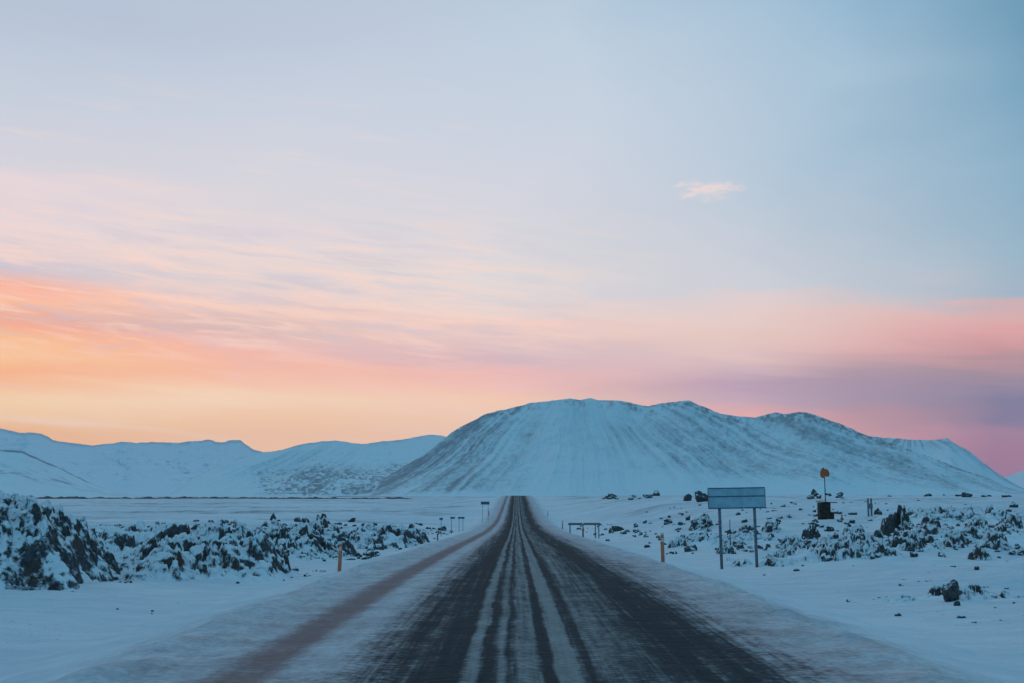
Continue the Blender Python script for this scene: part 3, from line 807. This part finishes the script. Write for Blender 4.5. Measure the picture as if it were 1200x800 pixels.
# orange marker on its block
def beacon():
    h = hit(967, 608); d = h[1]; x0, _ = px_xy(967.5, d); zb = surf(x0, d)
    r = empty('orange_marker', (x0, d, zb))
    tag(r, 'orange red double paddle on a thin pole above a dark brown block', 'marker')
    s = d / F
    def Zp(py): return EYE + (HZ - py) / F * d - zb
    ztop, zpb, zb1 = Zp(547), Zp(560.5), Zp(588)
    MB().tube([(.02, 0, zb1 - .1), (.02, 0, ztop - .25)], [.042, .035], 10).build('pole', M_WOOD, r, True)
    for sx, hh, ang, dz in ((-.11, .88, .12, 0.0), (.22, .66, -.30, .0)):
        n = 20; vs = []; fs = []
        for k, th in enumerate((-.05, .05)):
            for i in range(n):
                a = 2 * math.pi * i / n
                px_ = math.cos(a) * .23 * (1 - .15 * math.sin(a)); pz_ = math.sin(a) * hh / 2
                vs.append((px_ * math.cos(ang) + pz_ * math.sin(ang) * .4, th, pz_))
        fs = [tuple(range(n)), tuple(range(2 * n - 1, n - 1, -1))] + [(i, n + i, n + (i + 1) % n, (i + 1) % n) for i in range(n)]
        b = MB(); b.add([(v[0] + sx, v[1] + sx * .3, v[2] + (ztop + zpb) / 2 + dz) for v in vs], fs); b.build('paddle', M_BEACON, r)
    b = MB(); H = zb1 + .25
    b.box((-.12, 0, H / 2 - .25), (.92, .8, H), .05); b.build('block', M_CONC, r)
    MB().box((.38, .1, .60), (.44, .5, .06), .02).build('snow_cap', M_SNOWY, r)
    MB().box((.42, .1, .20), (.50, .6, .75), .06).build('side_block', M_CONC, r)
    MB().box((.10, 0, zb1 + .035), (1.55, .95, .07), .02, Matrix.Rotation(R(2.5), 3, 'Y')).build('slab', M_WOOD, r)
beacon()

def twin_posts():
    d = hit(1019, 604)[1]; x0, _ = px_xy(1019.5, d); zb = surf(x0, d)
    r = empty('twin_post', (x0, d, zb)); tag(r, 'pair of short grey upright posts joined by a cross piece, left of the dark crag', 'post')
    def Zp(py): return EYE + (HZ - py) / F * d - zb
    for lx in (-.14, .14):
        MB().box((lx, 0, (Zp(583) - .4) / 2), (.15, .12, Zp(583) + .4), .015).build('post', M_STEEL, r)
    MB().box((0, -.075, Zp(592)), (.50, .03, .45), .01).build('plate', M_STEEL, r)
twin_posts()

# ------------------------------------------------------------------ sky
def make_world():
    w = bpy.data.worlds.new('World'); S.world = w; w.use_nodes = True
    t = NT(w.node_tree); bg = w.node_tree.nodes['Background']
    v = t.new('ShaderNodeTexCoord').outputs['Generated']
    x, y, z = t.xyz(v)
    el = t.m('ARCSINE', t.m('MULTIPLY', z, .9999)); az = t.m('ARCTAN2', x, y)
    # thin layered cloud bends the bands
    cv = t.comb(t.m('MULTIPLY', az, 2.6), t.m('MULTIPLY', t.m('ADD', el, t.m('MULTIPLY', az, .10)), 17), 0.0)
    cv2 = t.comb(t.m('MULTIPLY', az, 7.0), t.m('MULTIPLY', t.m('ADD', el, t.m('MULTIPLY', az, .09)), 70), 3.0)
    n1 = t.noise(cv, 1.0, 5, .55, .4); n2 = t.noise(cv2, 1.0, 5, .6, .5)
    low = t.rng(el, R(17), R(9))
    warp = t.m('MULTIPLY', t.m('ADD', t.m('MULTIPLY', t.m('SUBTRACT', n1, .5), R(2.0)), t.m('MULTIPLY', t.m('SUBTRACT', n2, .5), R(1.7))), t.m('ADD', .12, t.m('MULTIPLY', low, .88)))
    e = t.m('ADD', el, warp)
    u = t.rng(e, 0, R(26), 0, 1, False)
    cols = {
     -20: [(560,(255,184,118)),(520,(255,188,122)),(505,(255,184,122)),(485,(255,205,152)),(465,(255,213,165)),(450,(255,200,152)),(432,(255,180,130)),(418,(255,196,140)),(400,(255,188,138)),(385,(250,172,140)),(375,(236,172,150)),(355,(255,188,150)),(335,(254,176,145)),(322,(225,190,185)),(308,(205,195,205)),(285,(232,208,205)),(260,(232,212,212)),(240,(225,210,214)),(205,(230,212,214)),(190,(212,208,216)),(100,(195,203,216)),(0,(180,192,210))],
     300: [(540,(255,188,138)),(520,(255,194,145)),(495,(255,202,155)),(470,(255,217,182)),(455,(255,205,170)),(435,(254,188,155)),(415,(252,184,160)),(400,(240,185,172)),(390,(222,185,180)),(378,(225,190,182)),(365,(250,205,185)),(350,(240,208,198)),(325,(222,208,208)),(305,(235,213,207)),(280,(225,212,214)),(240,(218,212,216)),(180,(208,209,218)),(100,(196,204,218)),(0,(184,196,213))],
     600: [(465,(252,205,175)),(450,(250,195,178)),(435,(240,185,180)),(422,(215,183,190)),(408,(222,190,192)),(395,(238,205,195)),(380,(245,205,192)),(362,(228,212,208)),(345,(225,213,212)),(330,(228,216,213)),(300,(220,214,216)),(230,(210,210,219)),(150,(198,207,220)),(50,(189,204,218)),(0,(183,200,216))],
     900: [(500,(250,175,160)),(485,(235,172,166)),(470,(203,168,180)),(450,(192,160,178)),(435,(212,180,185)),(415,(228,195,190)),(390,(232,200,190)),(365,(232,205,198)),(350,(222,205,205)),(338,(205,206,213)),(300,(200,204,213)),(200,(178,197,213)),(100,(166,191,210)),(0,(145,180,205))],
     1210: [(560,(165,110,135)),(530,(172,115,138)),(512,(172,122,145)),(498,(140,118,145)),(475,(132,120,147)),(455,(150,130,152)),(430,(170,140,150)),(410,(205,150,150)),(390,(224,162,160)),(370,(222,172,168)),(352,(205,175,178)),(342,(165,180,195)),(300,(150,178,196)),(200,(130,169,193)),(100,(106,154,182)),(0,(82,137,167))]}
    nb = t.noise(t.comb(t.m('MULTIPLY', az, 3.0), t.m('MULTIPLY', el, 7.0), 5.0), 1.0, 3, .5)
    azw = t.m('ADD', az, t.m('ADD', t.m('MULTIPLY', t.m('SUBTRACT', nb, .5), R(13)), t.m('MULTIPLY', t.m('SUBTRACT', R(11), el), .28)))
    prev = None
    paz = None
    for px in sorted(cols):
        st = []
        for py, c in cols[px]:
            d = ray(px, py); st.append((max(0, min(1, math.atan2(d.z, 1) / R(26))), srgb(c)))
        rc = t.ramp(u, st)
        d = ray(px, 400); a = math.atan2(d.x, d.y)
        if prev is None: prev = rc
        else: prev = t.mix(t.rng(azw, paz, a, 0, 1, False), prev, rc)
        paz = a
    front = prev
    # fine light wisps
    wisp = t.m('MULTIPLY', t.rng(n2, .50, .78), t.m('MULTIPLY', t.rng(el, R(23), R(12)), t.rng(az, R(8), R(-10))))
    front = t.mix(t.m('MULTIPLY', wisp, .45), front, srgb((250, 216, 206)))
    # broken peach and grey puffs lit from below
    cv3 = t.comb(t.m('MULTIPLY', az, 11), t.m('MULTIPLY', t.m('ADD', el, t.m('MULTIPLY', az, .09)), 95), 7.0)
    n3 = t.noise(cv3, 1.0, 6, .62, .35)
    band = t.m('MULTIPLY', t.m('MULTIPLY', t.rng(el, R(5.2), R(8.0)), t.rng(el, R(15.5), R(10.5))), t.rng(az, R(11), R(-7)))
    front = t.mix(t.m('MULTIPLY', t.m('MULTIPLY', t.rng(n3, .48, .64), band), .55), front, srgb((253, 214, 196)))
    front = t.mix(t.m('MULTIPLY', t.m('MULTIPLY', t.rng(n3, .50, .34), band), .45), front, srgb((203, 194, 206)))
    # the one small cloud
    c = ray(828, 223); ca, ce = math.atan2(c.x, c.y), math.atan(c.z)
    du = t.m('DIVIDE', t.m('SUBTRACT', az, ca), R(2.7)); dv = t.m('DIVIDE', t.m('SUBTRACT', el, ce), R(.85))
    rr = t.m('ADD', t.m('MULTIPLY', du, du), t.m('MULTIPLY', dv, dv))
    nv = t.noise(t.comb(t.m('MULTIPLY', az, 60), t.m('MULTIPLY', el, 170), 0.0), 1.0, 5, .6, .6)
    cm = t.m('SUBTRACT', 1.35, t.m('ADD', rr, t.m('MULTIPLY', nv, 1.8)))
    front = t.mix(t.m('MULTIPLY', t.rng(cm, -.1, .7), .85), front, srgb((234, 214, 210)))
    # the rest of the dome: clear evening blue overhead, dusky blue behind
    nis = t.new('ShaderNodeTexSky', sky_type='NISHITA'); nis.sun_disc = False; nis.sun_elevation = R(1.0); nis.sun_rotation = R(-38); nis.air_density = 1.0; nis.dust_density = .6; nis.ozone_density = 4.0
    zen = t.mix(t.rng(el, R(0), R(70)), (.020, .216, .352, 1), (.186, .362, .498, 1))
    add = t.mix(1.0, zen, t.mix(1.0, nis.outputs[0], (.02, .05, .08, 1), 'MULTIPLY'), 'ADD')
    wf = t.m('MULTIPLY', t.rng(t.m('ABSOLUTE', az), R(75), R(27)), t.rng(el, R(48), R(24)))
    final = t.mix(wf, add, front)
    t.put(bg.inputs[0], final); bg.inputs[1].default_value = 1.07
    w.cycles.sampling_method = 'MANUAL'; w.cycles.sample_map_resolution = 1024
make_world()

# afterglow of the sun that has just gone behind the ridge
sd = bpy.data.lights.new('sun', 'SUN'); sd.energy = .25; sd.angle = R(12); sd.color = (1.0, .62, .45)
so = bpy.data.objects.new('sun', sd); COL.objects.link(so)
_d = Vector((math.sin(R(-38)) * math.cos(R(4)), math.cos(R(-38)) * math.cos(R(4)), math.sin(R(4))))
so.rotation_euler = _d.to_track_quat('Z', 'Y').to_euler(); so.location = _d * 50 + Vector((0, 0, 20))

# ------------------------------------------------------------------ air
HAZE = 2.2e-5
if HAZE:
    b = MB(); b.box((0, 7750, 330), (34200, 16900, 1020))
    m = bpy.data.materials.new('thin_air'); m.use_nodes = True; nt = m.node_tree
    for n in list(nt.nodes):
        if n.type == 'BSDF_PRINCIPLED': nt.nodes.remove(n)
    vol = nt.nodes.new('ShaderNodeVolumePrincipled'); vol.inputs['Density'].default_value = HAZE; vol.inputs['Color'].default_value = (.93, .90, .97, 1)
    nt.links.new(vol.outputs[0], nt.nodes['Material Output'].inputs['Volume'])
    o = b.build('haze', m); tag(o, 'thin evening haze filling the air', 'haze', kind='stuff')

S.view_settings.view_transform = 'Standard'; S.view_settings.look = 'None'; S.view_settings.gamma = 1.0; S.view_settings.exposure = 0
S.cycles.max_bounces = 6; S.cycles.diffuse_bounces = 3; S.cycles.volume_bounces = 1
S.cycles.use_denoising = True
